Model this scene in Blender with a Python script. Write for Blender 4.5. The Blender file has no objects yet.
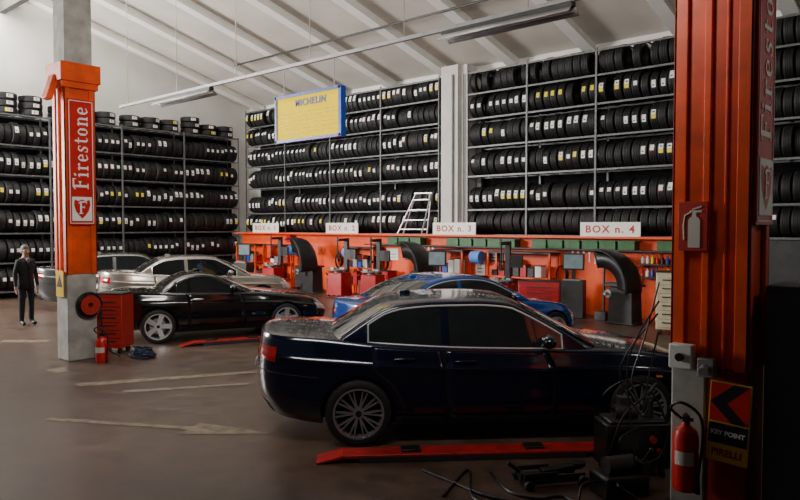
import bpy, bmesh, math, random
from mathutils import Vector, Matrix, Euler
random.seed(7)
PI=math.pi
# ---------------------------------------------------------------- frames
CAM=(22.24,-15.95); ANG=math.radians(41.7)
RV=(math.cos(ANG),math.sin(ANG)); FV=(-math.sin(ANG),math.cos(ANG))
def P(r,f):   # camera right and forward distances, turned into world XY
    return (CAM[0]+r*RV[0]+f*FV[0], CAM[1]+r*RV[1]+f*FV[1])
COL=bpy.context.scene.collection
# ---------------------------------------------------------------- materials
def mat(name,col,rough=.5,metal=0,var=.12,scale=6,bump=0,coat=0,emit=0,spec=None,detail=4,crough=.04):
    m=bpy.data.materials.new(name); m.use_nodes=True
    nt=m.node_tree; b=nt.nodes['Principled BSDF']
    tc=nt.nodes.new('ShaderNodeTexCoord'); nz=nt.nodes.new('ShaderNodeTexNoise')
    nz.inputs['Scale'].default_value=scale; nz.inputs['Detail'].default_value=detail
    nt.links.new(tc.outputs['Object'],nz.inputs['Vector'])
    cr=nt.nodes.new('ShaderNodeValToRGB')
    cr.color_ramp.elements[0].position=.3; cr.color_ramp.elements[1].position=.7
    cr.color_ramp.elements[0].color=tuple(max(0,c*(1-var)) for c in col)+(1,)
    cr.color_ramp.elements[1].color=tuple(min(1,c*(1+var)) for c in col)+(1,)
    nt.links.new(nz.outputs['Fac'],cr.inputs['Fac']); nt.links.new(cr.outputs['Color'],b.inputs['Base Color'])
    b.inputs['Roughness'].default_value=rough; b.inputs['Metallic'].default_value=metal
    if coat: b.inputs['Coat Weight'].default_value=coat; b.inputs['Coat Roughness'].default_value=crough
    if spec is not None: b.inputs['Specular IOR Level'].default_value=spec
    if emit:
        nt.links.new(cr.outputs['Color'],b.inputs['Emission Color']); b.inputs['Emission Strength'].default_value=emit
    if bump:
        bp=nt.nodes.new('ShaderNodeBump'); bp.inputs['Strength'].default_value=bump
        nt.links.new(nz.outputs['Fac'],bp.inputs['Height']); nt.links.new(bp.outputs['Normal'],b.inputs['Normal'])
    return m
M_ORANGE=mat('orange_paint',(.78,.075,.007),.45,var=.28,scale=3)
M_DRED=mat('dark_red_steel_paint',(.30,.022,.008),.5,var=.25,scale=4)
M_ORANGE2=mat('orange_red_panel',(.95,.085,.008),.5,var=.15,scale=2)
M_CONC=mat('grey_concrete',(.38,.37,.34),.8,var=.3,scale=4,bump=.2)
M_WHITEWALL=mat('white_wall_paint',(.86,.85,.81),.8,var=.05,scale=1.5)
M_COLUMN=mat('column_grey_white_paint',(.62,.61,.58),.8,var=.1,scale=1.5)
M_CEIL=mat('ceiling_panel_paint',(.66,.62,.56),.8,var=.10,scale=.8)
M_BEAM=mat('beam_white_paint',(.94,.93,.89),.6,var=.04,scale=2)
M_DARKCEIL=mat('dark_roof_boards',(.06,.055,.05),.9)
M_RACKSHADE=mat('rack_shade_black',(.008,.008,.009),.95,var=.2,spec=.05)  # near-black colour standing in for the shade behind the tyre racks
M_RUB=mat('tyre_rubber',(.012,.012,.013),.6,var=.3,scale=20)
M_LABW=mat('label_white_paper',(.9,.9,.87),.6,var=.05)
M_LABY=mat('label_yellow_paper',(.9,.72,.03),.6,var=.05)
M_RACK=mat('galvanised_rack_steel',(.13,.133,.135),.45,.3,var=.2,scale=10)
M_REDS=mat('red_sign_enamel',(.55,.013,.013),.35,var=.08)
M_REDD=mat('dull_red_enamel',(.42,.02,.012),.5,var=.08)
M_WHITE=mat('white_enamel',(.88,.87,.83),.4,var=.05)
M_GREYW=mat('greyed_white_print',(.6,.56,.5),.5,var=.05)
M_RED=mat('red_machine_paint',(.45,.01,.012),.35,var=.15,scale=5)
M_BLACK=mat('black_plastic',(.012,.012,.013),.4,var=.2)
M_DGREY=mat('dark_grey_metal',(.045,.045,.047),.5,.3,var=.2)
M_LOCK=mat('locker_grey_metal',(.10,.10,.105),.5,.2,var=.15)
M_GREY=mat('mid_grey_metal',(.3,.3,.3),.45,.4,var=.15)
M_ALU=mat('brushed_aluminium',(.5,.5,.5),.35,.7,var=.1)
M_CHROME=mat('chrome_trim',(.85,.86,.88),.25,.55,var=.03)
M_GREEN=mat('dark_green_plastic',(.03,.12,.035),.5,var=.25)
M_BLUE=mat('blue_paper',(.1,.3,.8),.7,var=.1)
M_YEL=mat('yellow_panel',(.88,.55,.0),.4,var=.03,scale=3)
M_YELS=mat('yellow_board_panel',(.86,.62,.0),.6,var=.02,scale=3,emit=.34,spec=.05)  # weak self-glow added to brighten the yellow board
M_SBLUE=mat('blue_panel_edge',(.008,.06,.42),.4,var=.05)
M_TXTBLUE=mat('blue_lettering',(.006,.02,.30),.5)
M_TXTDK=mat('orange_red_lettering',(.48,.05,.02),.6)
M_CREAM=mat('cream_enamel',(.6,.54,.36),.5)
M_SCREEN=mat('monitor_screen',(.16,.21,.23),.2,emit=.15)
M_GLASS=mat('dark_car_glass',(.012,.014,.016),.04,var=.2,coat=1)
M_RIM=mat('alloy_wheel_silver',(.75,.76,.78),.3,.7,var=.05)
M_RIMD=mat('grey_alloy_wheel',(.34,.35,.37),.3,.7,var=.05)
M_BRAKE=mat('brake_dark',(.012,.012,.012),.6,.4)
M_TAIL=mat('red_lamp_glass',(.3,.006,.006),.1,coat=1)
M_HEAD=mat('clear_lamp_glass',(.6,.63,.66),.08,.3,coat=1)
M_AMBER=mat('amber_lamp',(.9,.3,.02),.2,coat=1)
M_PLATE=mat('number_plate_white',(.8,.8,.78),.4)
M_SKIN=mat('skin',(.42,.24,.17),.5,var=.08)
M_SUIT=mat('charcoal_suit_cloth',(.010,.011,.014),.85,var=.2,scale=30)
M_HAIR=mat('grey_hair',(.14,.13,.12),.7,var=.3,scale=60)
M_SHIRT=mat('white_shirt_cloth',(.35,.37,.42),.8)
M_TIE=mat('dark_tie_cloth',(.03,.015,.025),.7)
M_SEAM=mat('panel_gap_black',(.004,.004,.004),.8)
def paint(n,c,metal=.3,rough=.22,cr=.04): return mat(n,c,rough,metal,var=.04,scale=2,coat=1,crough=cr)
# ---------------------------------------------------------------- mesh builder
class MB:
    def __init__(s): s.v=[];s.f=[];s.m=[];s.sm=[]
    def add(s,vs,fs,mi=0,sm=False):
        o=len(s.v); s.v+= [tuple(a) for a in vs]
        for f in fs: s.f.append(tuple(i+o for i in f)); s.m.append(mi); s.sm.append(sm)
        return s
    def box(s,c,d,mi=0,M=None,taper=1):
        x,y,z=[a/2 for a in d]
        vs=[Vector((sx*x*(taper if sz>0 else 1),sy*y*(taper if sz>0 else 1),sz*z)) for sz in(-1,1) for sy in(-1,1) for sx in(-1,1)]
        if M is not None: vs=[M@a for a in vs]
        vs=[a+Vector(c) for a in vs]
        return s.add(vs,[(0,2,3,1),(4,5,7,6),(0,1,5,4),(2,6,7,3),(0,4,6,2),(1,3,7,5)],mi)
    def cyl(s,p0,p1,r,r2=None,n=16,mi=0):
        p0=Vector(p0);p1=Vector(p1); r2=r if r2 is None else r2
        q=(p1-p0).to_track_quat('Z','Y').to_matrix()
        vs=[p0+q@Vector((r*math.cos(2*PI*i/n),r*math.sin(2*PI*i/n),0)) for i in range(n)]
        vs+=[p1+q@Vector((r2*math.cos(2*PI*i/n),r2*math.sin(2*PI*i/n),0)) for i in range(n)]
        s.add(vs,[(i,(i+1)%n,n+(i+1)%n,n+i) for i in range(n)],mi,True)
        o=len(s.v)-2*n
        s.f+= [tuple(o+i for i in reversed(range(n))),tuple(o+n+i for i in range(n))]; s.m+=[mi,mi]; s.sm+=[False,False]
        return s
    def lathe(s,prof,M=None,n=24,mi=0,closed=False,mis=None):
        vs=[]
        for r,z in prof:
            for i in range(n):
                a=2*PI*i/n; vs.append(Vector((r*math.cos(a),r*math.sin(a),z)))
        if M is not None: vs=[M@a for a in vs]
        k=len(prof)
        o=len(s.v); s.v+=[tuple(a) for a in vs]
        for j in range(k if closed else k-1):
            j2=(j+1)%k
            for i in range(n):
                s.f.append((o+j*n+i,o+j*n+(i+1)%n,o+j2*n+(i+1)%n,o+j2*n+i)); s.m.append(mis[j] if mis else mi); s.sm.append(True)
        return s
    def sph(s,c,r,mi=0,n=16,m=10,M=None):
        if not hasattr(r,'__len__'): r=(r,r,r)
        vs=[];fs=[]
        for j in range(m+1):
            t=PI*j/m
            for i in range(n):
                a=2*PI*i/n; p=Vector((r[0]*math.sin(t)*math.cos(a),r[1]*math.sin(t)*math.sin(a),r[2]*math.cos(t)))
                if M is not None: p=M@p
                vs.append(p+Vector(c))
        for j in range(m):
            for i in range(n): fs.append((j*n+i,j*n+(i+1)%n,(j+1)*n+(i+1)%n,(j+1)*n+i))
        return s.add(vs,fs,mi,True)
    def tube(s,pts,r,n=8,mi=0,closed=False):
        pts=[Vector(p) for p in pts]; k=len(pts); vs=[];fs=[]
        up=Vector((0,0,1))
        prev=None
        for i,p in enumerate(pts):
            a=pts[(i-1)%k] if (i>0 or closed) else p; b=pts[(i+1)%k] if (i<k-1 or closed) else p
            t=(b-a); t=t.normalized() if t.length>1e-9 else Vector((1,0,0))
            if prev is None:
                u=t.cross(up)
                if u.length<.05: u=t.cross(Vector((1,0,0)))
            else: u=prev-t*prev.dot(t)
            u.normalize(); w=t.cross(u); prev=u
            for j in range(n):
                an=2*PI*j/n; vs.append(p+u*r*math.cos(an)+w*r*math.sin(an))
        for i in range(k if closed else k-1):
            i2=(i+1)%k
            for j in range(n): fs.append((i*n+j,i*n+(j+1)%n,i2*n+(j+1)%n,i2*n+j))
        if not closed: fs+=[tuple(reversed(range(n))),tuple((k-1)*n+j for j in range(n))]
        return s.add(vs,fs,mi,True)
    def grid(s,G,mi=0,sm=True):
        a=len(G);b=len(G[0]); vs=[p for row in G for p in row]
        return s.add(vs,[(i*b+j,i*b+j+1,(i+1)*b+j+1,(i+1)*b+j) for i in range(a-1) for j in range(b-1)],mi,sm)
    def mesh(s,name,mats,merge=0,sharp=35,recalc=True):
        me=bpy.data.meshes.new(name); me.from_pydata(s.v,[],s.f)
        for m in mats: me.materials.append(m)
        me.polygons.foreach_set('material_index',s.m); me.polygons.foreach_set('use_smooth',s.sm)
        bm=bmesh.new(); bm.from_mesh(me)
        if merge: bmesh.ops.remove_doubles(bm,verts=bm.verts,dist=merge)
        if recalc: bmesh.ops.recalc_face_normals(bm,faces=bm.faces)
        bm.to_mesh(me); bm.free()
        me.set_sharp_from_angle(angle=math.radians(sharp)); me.update()
        return me
    def obj(s,name,mats,parent=None,loc=(0,0,0),rot=(0,0,0),bevel=0,merge=0,sharp=35,solid=0):
        if not isinstance(mats,(list,tuple)): mats=[mats]
        o=bpy.data.objects.new(name,s.mesh(name,mats,merge,sharp)); COL.objects.link(o)
        o.parent=parent; o.location=loc; o.rotation_euler=rot
        if solid:
            md=o.modifiers.new('Solidify','SOLIDIFY'); md.thickness=solid; md.offset=0
        if bevel:
            md=o.modifiers.new('Bevel','BEVEL'); md.width=bevel; md.segments=2; md.limit_method='ANGLE'
        return o
def tag(o,label,cat,group=None):
    o['label']=label; o['category']=cat
    if group: o['group']=group
    return o
def thing(name,label,cat,loc=(0,0,0),rz=0,group=None):
    e=bpy.data.objects.new(name,None); COL.objects.link(e); e.empty_display_size=.1
    e.location=loc; e.rotation_euler=(0,0,rz)
    return tag(e,label,cat,group)
def struct(o): o['kind']='structure'; return o
def bez(pts,k=10):
    pts=[Vector(p) for p in pts]; out=[]
    n=len(pts)
    for i in range(n-1):
        p0=pts[max(0,i-1)];p1=pts[i];p2=pts[i+1];p3=pts[min(n-1,i+2)]
        for j in range(k):
            t=j/k
            out.append(.5*((2*p1)+(p2-p0)*t+(2*p0-5*p1+4*p2-p3)*t*t+(3*p1-p0-3*p2+p3)*t**3))
    out.append(pts[-1]); return out
RX90=Matrix.Rotation(PI/2,4,'X')
def place_flat(me,material,parent,loc,face,inplane,name,sx=1):
    M=Matrix.Rotation(inplane,4,'Z')@Matrix.Diagonal((sx,1,1,1)); M=RX90@M
    if face=='+X': M=Matrix.Rotation(PI/2,4,'Z')@M
    me.transform(M); me.materials.clear(); me.materials.append(material)
    ob=bpy.data.objects.new(name,me); COL.objects.link(ob); ob.parent=parent; ob.location=loc
    return ob
def text(s,size,material,parent,loc,face='-Y',inplane=0,name='lettering',sx=1,ext=.003,bold=0,space=1.0):
    cu=bpy.data.curves.new('t','FONT'); cu.body=s; cu.size=size; cu.align_x='CENTER'; cu.align_y='CENTER'; cu.extrude=ext
    cu.offset=bold; cu.resolution_u=3; cu.space_character=space
    o=bpy.data.objects.new('t',cu); COL.objects.link(o)
    dg=bpy.context.evaluated_depsgraph_get(); dg.update()
    me=bpy.data.meshes.new_from_object(o.evaluated_get(dg)); me.name=name
    bpy.data.objects.remove(o)
    return place_flat(me,material,parent,loc,face,inplane,name,sx)
# hand-drawn old style letters (thick strokes with wedge serifs)
GL={'F':(.72,[((.25,.02),(.25,.9),.17),((.06,.82),(.28,.97),.09),((.24,.93),(.72,.93),.11),((.70,.97),(.70,.76),.05),((.25,.52),(.55,.52),.09),((.53,.62),(.53,.42),.05),((.08,.03),(.42,.03),.07)]),
 'i':(.34,[((.17,.02),(.17,.6),.15),((.03,.55),(.2,.62),.08),((.03,.03),(.31,.03),.07),((.1,.78),(.24,.86),.13)]),
 'r':(.48,[((.17,.02),(.17,.6),.15),((.03,.55),(.2,.62),.08),((.03,.03),(.31,.03),.07),((.2,.5),(.34,.6),.07),((.34,.6),(.46,.54),.13)]),
 'e':(.5,[((.11,.14),(.11,.48),.14),((.11,.5),(.25,.6),.08),((.25,.6),(.4,.5),.09),((.4,.52),(.42,.34),.1),((.44,.34),(.1,.3),.06),((.11,.12),(.25,.02),.1),((.25,.02),(.45,.12),.06)]),
 's':(.46,[((.4,.6),(.4,.44),.05),((.38,.56),(.22,.6),.07),((.22,.6),(.1,.46),.1),((.1,.44),(.37,.2),.14),((.37,.2),(.26,.03),.1),((.26,.03),(.08,.06),.07),((.07,.02),(.07,.2),.05)]),
 't':(.42,[((.19,.08),(.19,.8),.14),((.03,.58),(.4,.58),.07),((.2,.08),(.3,.02),.1),((.3,.02),(.42,.1),.05)]),
 'o':(.54,[((.11,.14),(.11,.48),.14),((.11,.5),(.27,.6),.08),((.27,.6),(.43,.48),.08),((.43,.48),(.43,.14),.14),((.43,.12),(.27,.02),.08),((.27,.02),(.11,.14),.08)]),
 'n':(.62,[((.15,.02),(.15,.6),.14),((.02,.55),(.17,.62),.08),((.03,.03),(.27,.03),.07),((.18,.48),(.34,.6),.07),((.34,.6),(.47,.5),.1),((.47,.5),(.47,.02),.14),((.36,.03),(.6,.03),.07)])}
def old_text(s,size,material,parent,loc,face,inplane,length,th=.85):
    tot=sum(GL[c][0] for c in s)+.07*(len(s)-1); x=-tot/2; b=MB(); k=0
    for c in s:
        for (p,q,t) in GL[c][1]:
            t=t*th
            p=Vector((p[0]+x,p[1]-.42,0));q=Vector((q[0]+x,q[1]-.42,0)); d=(q-p).normalized(); n=Vector((-d.y,d.x,0))*t/2
            k+=1; z=.003+.00005*(k%5)
            b.add([(a.x,a.y,zz) for zz in(0,z/size) for a in(p-n,q-n,q+n,p+n)],[(0,1,2,3),(4,5,6,7),(0,1,5,4),(1,2,6,5),(2,3,7,6),(3,0,4,7)])
        x+=GL[c][0]+.07
    me=b.mesh('lettering',[material]); me.transform(Matrix.Diagonal((length/tot,size,size,1)))
    return place_flat(me,material,parent,loc,face,inplane,'lettering')
# ================================================================ ROOM
ZC=7.06; SL=.27
def zc(y): return ZC+SL*(-y)
def floor_mat():
    m=bpy.data.materials.new('worn_floor_coating'); m.use_nodes=True; nt=m.node_tree; b=nt.nodes['Principled BSDF']
    tc=nt.nodes.new('ShaderNodeTexCoord')
    def nz(sc,det,ro=.6):
        n=nt.nodes.new('ShaderNodeTexNoise'); n.inputs['Scale'].default_value=sc; n.inputs['Detail'].default_value=det; n.inputs['Roughness'].default_value=ro
        nt.links.new(tc.outputs['Object'],n.inputs['Vector']); return n
    a=nz(.35,6); c=nz(3,8,.7); d=nz(40,3)
    r1=nt.nodes.new('ShaderNodeValToRGB'); e=r1.color_ramp.elements
    e[0].position=.3; e[0].color=(.066,.040,.028,1); e[1].position=.72; e[1].color=(.14,.093,.069,1)
    nt.links.new(a.outputs['Fac'],r1.inputs['Fac'])
    r2=nt.nodes.new('ShaderNodeValToRGB'); e=r2.color_ramp.elements
    e[0].position=.32; e[0].color=(.5,.48,.46,1); e[1].position=.6; e[1].color=(1.08,1.05,1.03,1)
    nt.links.new(c.outputs['Fac'],r2.inputs['Fac'])
    mx=nt.nodes.new('ShaderNodeMixRGB'); mx.blend_type='MULTIPLY'; mx.inputs[0].default_value=1
    nt.links.new(r1.outputs[0],mx.inputs[1]); nt.links.new(r2.outputs[0],mx.inputs[2]); nt.links.new(mx.outputs[0],b.inputs['Base Color'])
    mr=nt.nodes.new('ShaderNodeMapRange'); mr.inputs[3].default_value=.26; mr.inputs[4].default_value=.55
    nt.links.new(c.outputs['Fac'],mr.inputs[0]); nt.links.new(mr.outputs[0],b.inputs['Roughness'])
    bp=nt.nodes.new('ShaderNodeBump'); bp.inputs['Strength'].default_value=.08; nt.links.new(d.outputs['Fac'],bp.inputs['Height']); nt.links.new(bp.outputs['Normal'],b.inputs['Normal'])
    return m
M_FLOOR=floor_mat()
struct(MB().box((13,-12.5,-.05),(29,27,.1)).obj('floor',M_FLOOR))
struct(MB().box((13,.9,3.45),(29,.2,7.0)).obj('wall_back',M_WHITEWALL))
struct(MB().box((-.9,-12.5,4.6),(.2,27,9.2)).obj('wall_left',M_WHITEWALL))
struct(MB().box((27,-12.5,4.6),(.2,27,9.2)).obj('wall_right',M_DGREY))
struct(MB().box((4.87,.74,3.25),(9.5,.04,6.5)).obj('wall_back_shade',M_RACKSHADE))  # dark sheets added where the racks only shade the white wall
struct(MB().box((15.5,.74,3.25),(9.9,.04,6.5)).obj('wall_back_shade_east',M_RACKSHADE))
struct(MB().box((-.74,-5.0,2.75),(.04,9.8,5.5)).obj('wall_left_shade',M_RACKSHADE))
c=MB(); y0,y1=.98,-8.1
c.add([(-1,y0,zc(y0)),(27,y0,zc(y0)),(27,y1,zc(y1)),(-1,y1,zc(y1)),(-1,y0,zc(y0)+.1),(27,y0,zc(y0)+.1),(27,y1,zc(y1)+.1),(-1,y1,zc(y1)+.1)],[(0,1,2,3),(4,5,6,7),(0,1,5,4),(2,3,7,6),(0,3,7,4),(1,2,6,5)])
struct(c.obj('ceiling',M_CEIL))
struct(MB().box((13,-17,9.45),(29,17.8,.1)).obj('ceiling_front',M_DARKCEIL))
struct(MB().box((13,-8.2,8.85),(27.6,.18,.5)).obj('trim_1',M_DARKCEIL))
for i in range(11):
    X=.2+2.3*i
    b=MB(); ya,yb=.78,-8.0
    for w,h0,h1 in((.14,0,.22),(.32,.22,.27)):
        b.add([(X-w/2,ya,zc(ya)-h0),(X+w/2,ya,zc(ya)-h0),(X+w/2,yb,zc(yb)-h0),(X-w/2,yb,zc(yb)-h0),(X-w/2,ya,zc(ya)-h1),(X+w/2,ya,zc(ya)-h1),(X+w/2,yb,zc(yb)-h1),(X-w/2,yb,zc(yb)-h1)],[(0,1,2,3),(4,5,6,7),(0,1,5,4),(2,3,7,6),(0,3,7,4),(1,2,6,5)])
    tag(b.obj('roof_beam',M_BEAM),'white painted sloping steel roof beam under the ceiling','beam','roof beams')
struct(MB().box((8.6,-.16,.94),(17,.08,1.88)).obj('wall_service',M_ORANGE2))
struct(MB().box((8.6,-.3,1.905),(17,.5,.05)).obj('trim_2',M_ORANGE2))
struct(MB().box((12,-.36,1.6),(10,.34,.03)).obj('trim_3',M_DGREY))
struct(MB().box((22,-.16,.94),(9.6,.08,1.88)).obj('wall_service_dark',M_DGREY))
cc=thing('wall_column','tall white-grey concrete column between two tyre racks','column',(10.1,.25,0))
MB().box((-.12,0,3.4),(.6,.6,6.76)).box((.28,.08,3.4),(.22,.45,6.76)).obj('shaft',M_COLUMN,cc)
MB().cyl((.02,-.34,1.95),(.02,-.34,6.5),.035).cyl((.3,-.2,1.95),(.3,-.2,6.5),.025).obj('pipe',M_GREY,cc)
# ================================================================ TYRES
def tyre_mesh(name,n,R,w,label,simple=False,ao=0):
    h=w/2; Ri=R*.62
    if simple: half=[(-h*.8,Ri),(-h,R*.8),(-h*.82,R*.985),(-h*.3,R),(h*.3,R),(h*.82,R*.985),(h,R*.8),(h*.8,Ri),(h*.5,Ri*1.03),(-h*.5,Ri*1.03)]
    else:
        half=[(-h*.8,Ri),(-h*.97,Ri*1.12),(-h,R*.82),(-h*.95,R*.93),(-h*.82,R*.985)]
        for g in(-.5,-.12,.3):
            half+=[(h*g,R),(h*(g+.02),R*.972),(h*(g+.13),R*.972),(h*(g+.15),R)]
        half+=[(h*.82,R*.985),(h*.95,R*.93),(h,R*.82),(h*.97,Ri*1.12),(h*.8,Ri),(h*.55,Ri*1.03),(-h*.55,Ri*1.03)]
    b=MB(); M=Matrix.Translation((0,0,R))@Matrix.Rotation(PI/2,4,'Y')
    b.lathe([(r,x) for x,r in half],M,n,0,closed=True)
    def patch(a0,a1,x0,x1,mi,off=.003):
        G=[]
        for i in range(5):
            a=math.radians(ao+a0+(a1-a0)*i/4); rr=R+off
            G.append([(x,-rr*math.cos(a),R+rr*math.sin(a)) for x in(x0,x1)])
        b.grid(G,mi)
    if label==1: patch(-12,20,-h*.5,h*.5,1); patch(-4,1,-h*.3,h*.2,3,.005)
    if label==2: patch(2,22,-h*.55,h*.5,1); patch(-14,2,-h*.55,h*.5,2); patch(10,15,-h*.3,h*.3,3,.005)
    if label==3: patch(2,20,-h*.35,h*.6,1)
    if label==4: patch(-4,18,-h*.6,h*.35,1); patch(-8,-4,-h*.6,h*.35,4)
    if label==5: patch(-8,14,-h*.5,h*.4,2)
    return b.mesh(name,[M_RUB,M_LABW,M_LABY,M_DGREY,M_RED],recalc=True)
TY=[];TS=[];LAB=[]
for lab,ao,R,w in((0,0,.34,.205),(1,0,.335,.195),(1,12,.34,.205),(2,0,.34,.2),(3,6,.315,.19),(4,4,.34,.205),(3,-10,.335,.195),(1,-9,.31,.19),(0,0,.315,.19),(5,5,.335,.195)):
    TY.append((tyre_mesh('tyre',32,R,w,lab,False,ao),R,w)); TS.append(tyre_mesh('tyre_small',18,R,w,lab,True,ao)); LAB.append(lab)
slots=[]
def lay(x,y,z,rz,v,flat=False):
    tilt=random.uniform(-.05,.05); yaw=random.uniform(-.04,.04)
    if flat:
        R=TY[v][1]; M=Matrix.Translation((x,y,z+TY[v][2]/2))@Matrix.Rotation(rz+yaw*6,4,'Z')@Matrix.Rotation(PI/2,4,'Y')@Matrix.Translation((0,0,-R))
    else: M=Matrix.Translation((x,y,z))@Matrix.Rotation(rz+yaw,4,'Z')@Matrix.Rotation(tilt*.25,4,'Y')
    return M
LVB=[1.955,2.66,3.60,4.42,5.20,5.90]
def row(xs,xe,y,z,left,skip=.03,labw=None):
    n=int((xe-xs)/.205); st=(xe-xs)/n; v=random.choice((1,2,3,4,5,6,7))
    for i in range(n):
        x=xs+st*(i+.5)
        if random.random()<.55: v=random.choice((0,0,8,8,1,2,3,4,4,5,6,6,7,9))
        if labw=='none': v=random.choice((0,0,8)) if random.random()<.93 else 4
        if random.random()<skip: continue
        jy=random.uniform(-.04,.04)
        if left: slots.append((lay(y+jy,-x,z,PI/2,v),v,'upright'))
        else: slots.append((lay(x,y+jy,z,0,v),v,'upright'))
def rack_units_back(edges,levels,skips,labs):
    for a,b_ in zip(edges[:-1],edges[1:]):
        e=thing('tyre_rack','tall galvanised steel rack bay filled with upright black tyres','rack',(a,0,0),0,'wall tyre racks')
        W=b_-a
        for px in(.012,W-.012):
            for py in(-.04,.66): MB().box((px,py,3.3),(.022,.04,6.5)).obj('upright',M_RACK,e)
        for i,z in enumerate(levels+[6.5]):
            m=MB().box((W/2,-.03,z-.035),(W-.05,.035,.045)).box((W/2,.64,z-.035),(W-.05,.035,.045))
            for q in range(4): m.box((W*(q+.5)/4,.3,z-.02),(.05,.62,.02))
            m.obj('shelf_beam',M_RACK,e)
        for i,z in enumerate(levels):
            row(a+.012,b_-.012,.31,z,False,skips[i],labs[i])
rack_units_back([.15,2.5,4.9,7.25,9.6],LVB,[.0,.0,.0,.0,.03,.1],[None]*6)
rack_units_back([10.62,12.55,14.5,16.45],LVB,[.0,.0,.0,.0,.03,.3],['none',None,None,None,None,'none'])
rack_units_back([17.9,19.9],LVB,[.02]*6,['none']*6)
LVL=[.25,1.1,1.98,2.85,3.72,4.6]
edges=[.3,2.6,4.9,7.2,9.5]
for a,b_ in zip(edges[:-1],edges[1:]):
    e=thing('tyre_rack','tall galvanised steel rack bay filled with upright black tyres','rack',(0,-a,0),-PI/2,'wall tyre racks')
    W=b_-a
    for px in(.012,W-.012):
        for py in(.04,-.66): MB().box((px,py,2.77),(.022,.04,5.5)).obj('upright',M_RACK,e)
    for z in LVL+[5.5]:
        m=MB().box((W/2,.03,z-.035),(W-.05,.035,.045)).box((W/2,-.64,z-.035),(W-.05,.035,.045))
        for q in range(4): m.box((W*(q+.5)/4,-.3,z-.02),(.05,.62,.02))
        m.obj('shelf_beam',M_RACK,e)
    for z in LVL: row(a+.012,b_-.012,-.31,z,True,.0)
    for s_ in range(3):
        if random.random()<.1 and a<7: continue
        n=random.choice((2,3,4)) if a>6 else random.choice((2,2,3))
        for q in range(n):
            v=random.choice((1,2,3)); slots.append((lay(-.3,-(a+.42+s_*.72),5.5+q*.208,PI/2,v,True),v,'flat'))
cam3=Vector((CAM[0],CAM[1],2.2))
slots.sort(key=lambda s:(s[0].translation-cam3).length)
LB={0:'black car tyre standing upright on a rack shelf',1:'black car tyre with a white tread label',2:'black car tyre with a white and yellow tread label',3:'black car tyre with a small white tread label',4:'black car tyre with a white and red tread label',5:'black car tyre with a yellow tread label'}
for M,v,kind in slots[:295]:
    o=bpy.data.objects.new('tyre',TY[v][0]); COL.objects.link(o); o.matrix_world=M
    tag(o,LB[LAB[v]] if kind=='upright' else 'black car tyre lying flat in a stack on the rack','tyre','tyres stored on the wall racks')
rest=MB()
for M,v,kind in slots[295:]:
    me=TS[v]; o0=len(rest.v)
    rest.v+=[tuple(M@q.co) for q in me.vertices]
    for p in me.polygons: rest.f.append(tuple(o0+i for i in p.vertices)); rest.m.append(p.material_index); rest.sm.append(True)
ro=rest.obj('distant_tyres',[M_RUB,M_LABW,M_LABY,M_DGREY,M_RED]); ro['kind']='stuff'
tag(ro,'rows of black tyres with paper labels on the far racks','tyre','tyres stored on the wall racks')
# ================================================================ PILLARS
def firestone(parent,x,yc,z0,z1,w):
    s=MB().box((x+.012,yc,(z0+z1)/2),(.024,w,z1-z0)).obj('sign',M_REDS,parent,bevel=.003)
    s['label']='red vertical enamel sign with white lettering'
    fr=MB(); t=.010
    for (cy,cz,dy,dz) in((yc,z0+.03,w-.05,t),(yc,z1-.03,w-.05,t),(yc-w/2+.025,(z0+z1)/2,t,z1-z0-.06),(yc+w/2-.025,(z0+z1)/2,t,z1-z0-.06)): fr.box((x+.026,cy,cz),(.004,dy,dz))
    fr.obj('border_line',M_WHITE,s)
    zb=z0+w*1.15
    old_text('Firestone',w*.62,M_WHITE,s,(x+.025,yc,(zb+z1)/2-.02),'+X',PI/2,z1-zb-.2)
    MB().box((x+.028,yc,z0+w*.62),(.006,w*.76,w*.92)).obj('emblem_panel',M_WHITE,s)
    cx=x+.033; zz=z0+w*.64; q=w*.29
    pts=[(-1,1.15),(-.45,.98),(0,1.2),(.45,.98),(1,1.15),(1.08,.5),(.85,-.35),(.4,-.95),(0,-1.35),(-.4,-.95),(-.85,-.35),(-1.08,.5)]
    n=len(pts); MB().add([(cx,yc+a*q,zz+c_*q) for a,c_ in pts],[tuple(range(n))]).obj('shield_emblem',M_REDS,s)
    old_text('F',q*1.7,M_WHITE,s,(cx+.002,yc,zz),'+X',0,q*1.2)
    return s
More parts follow.
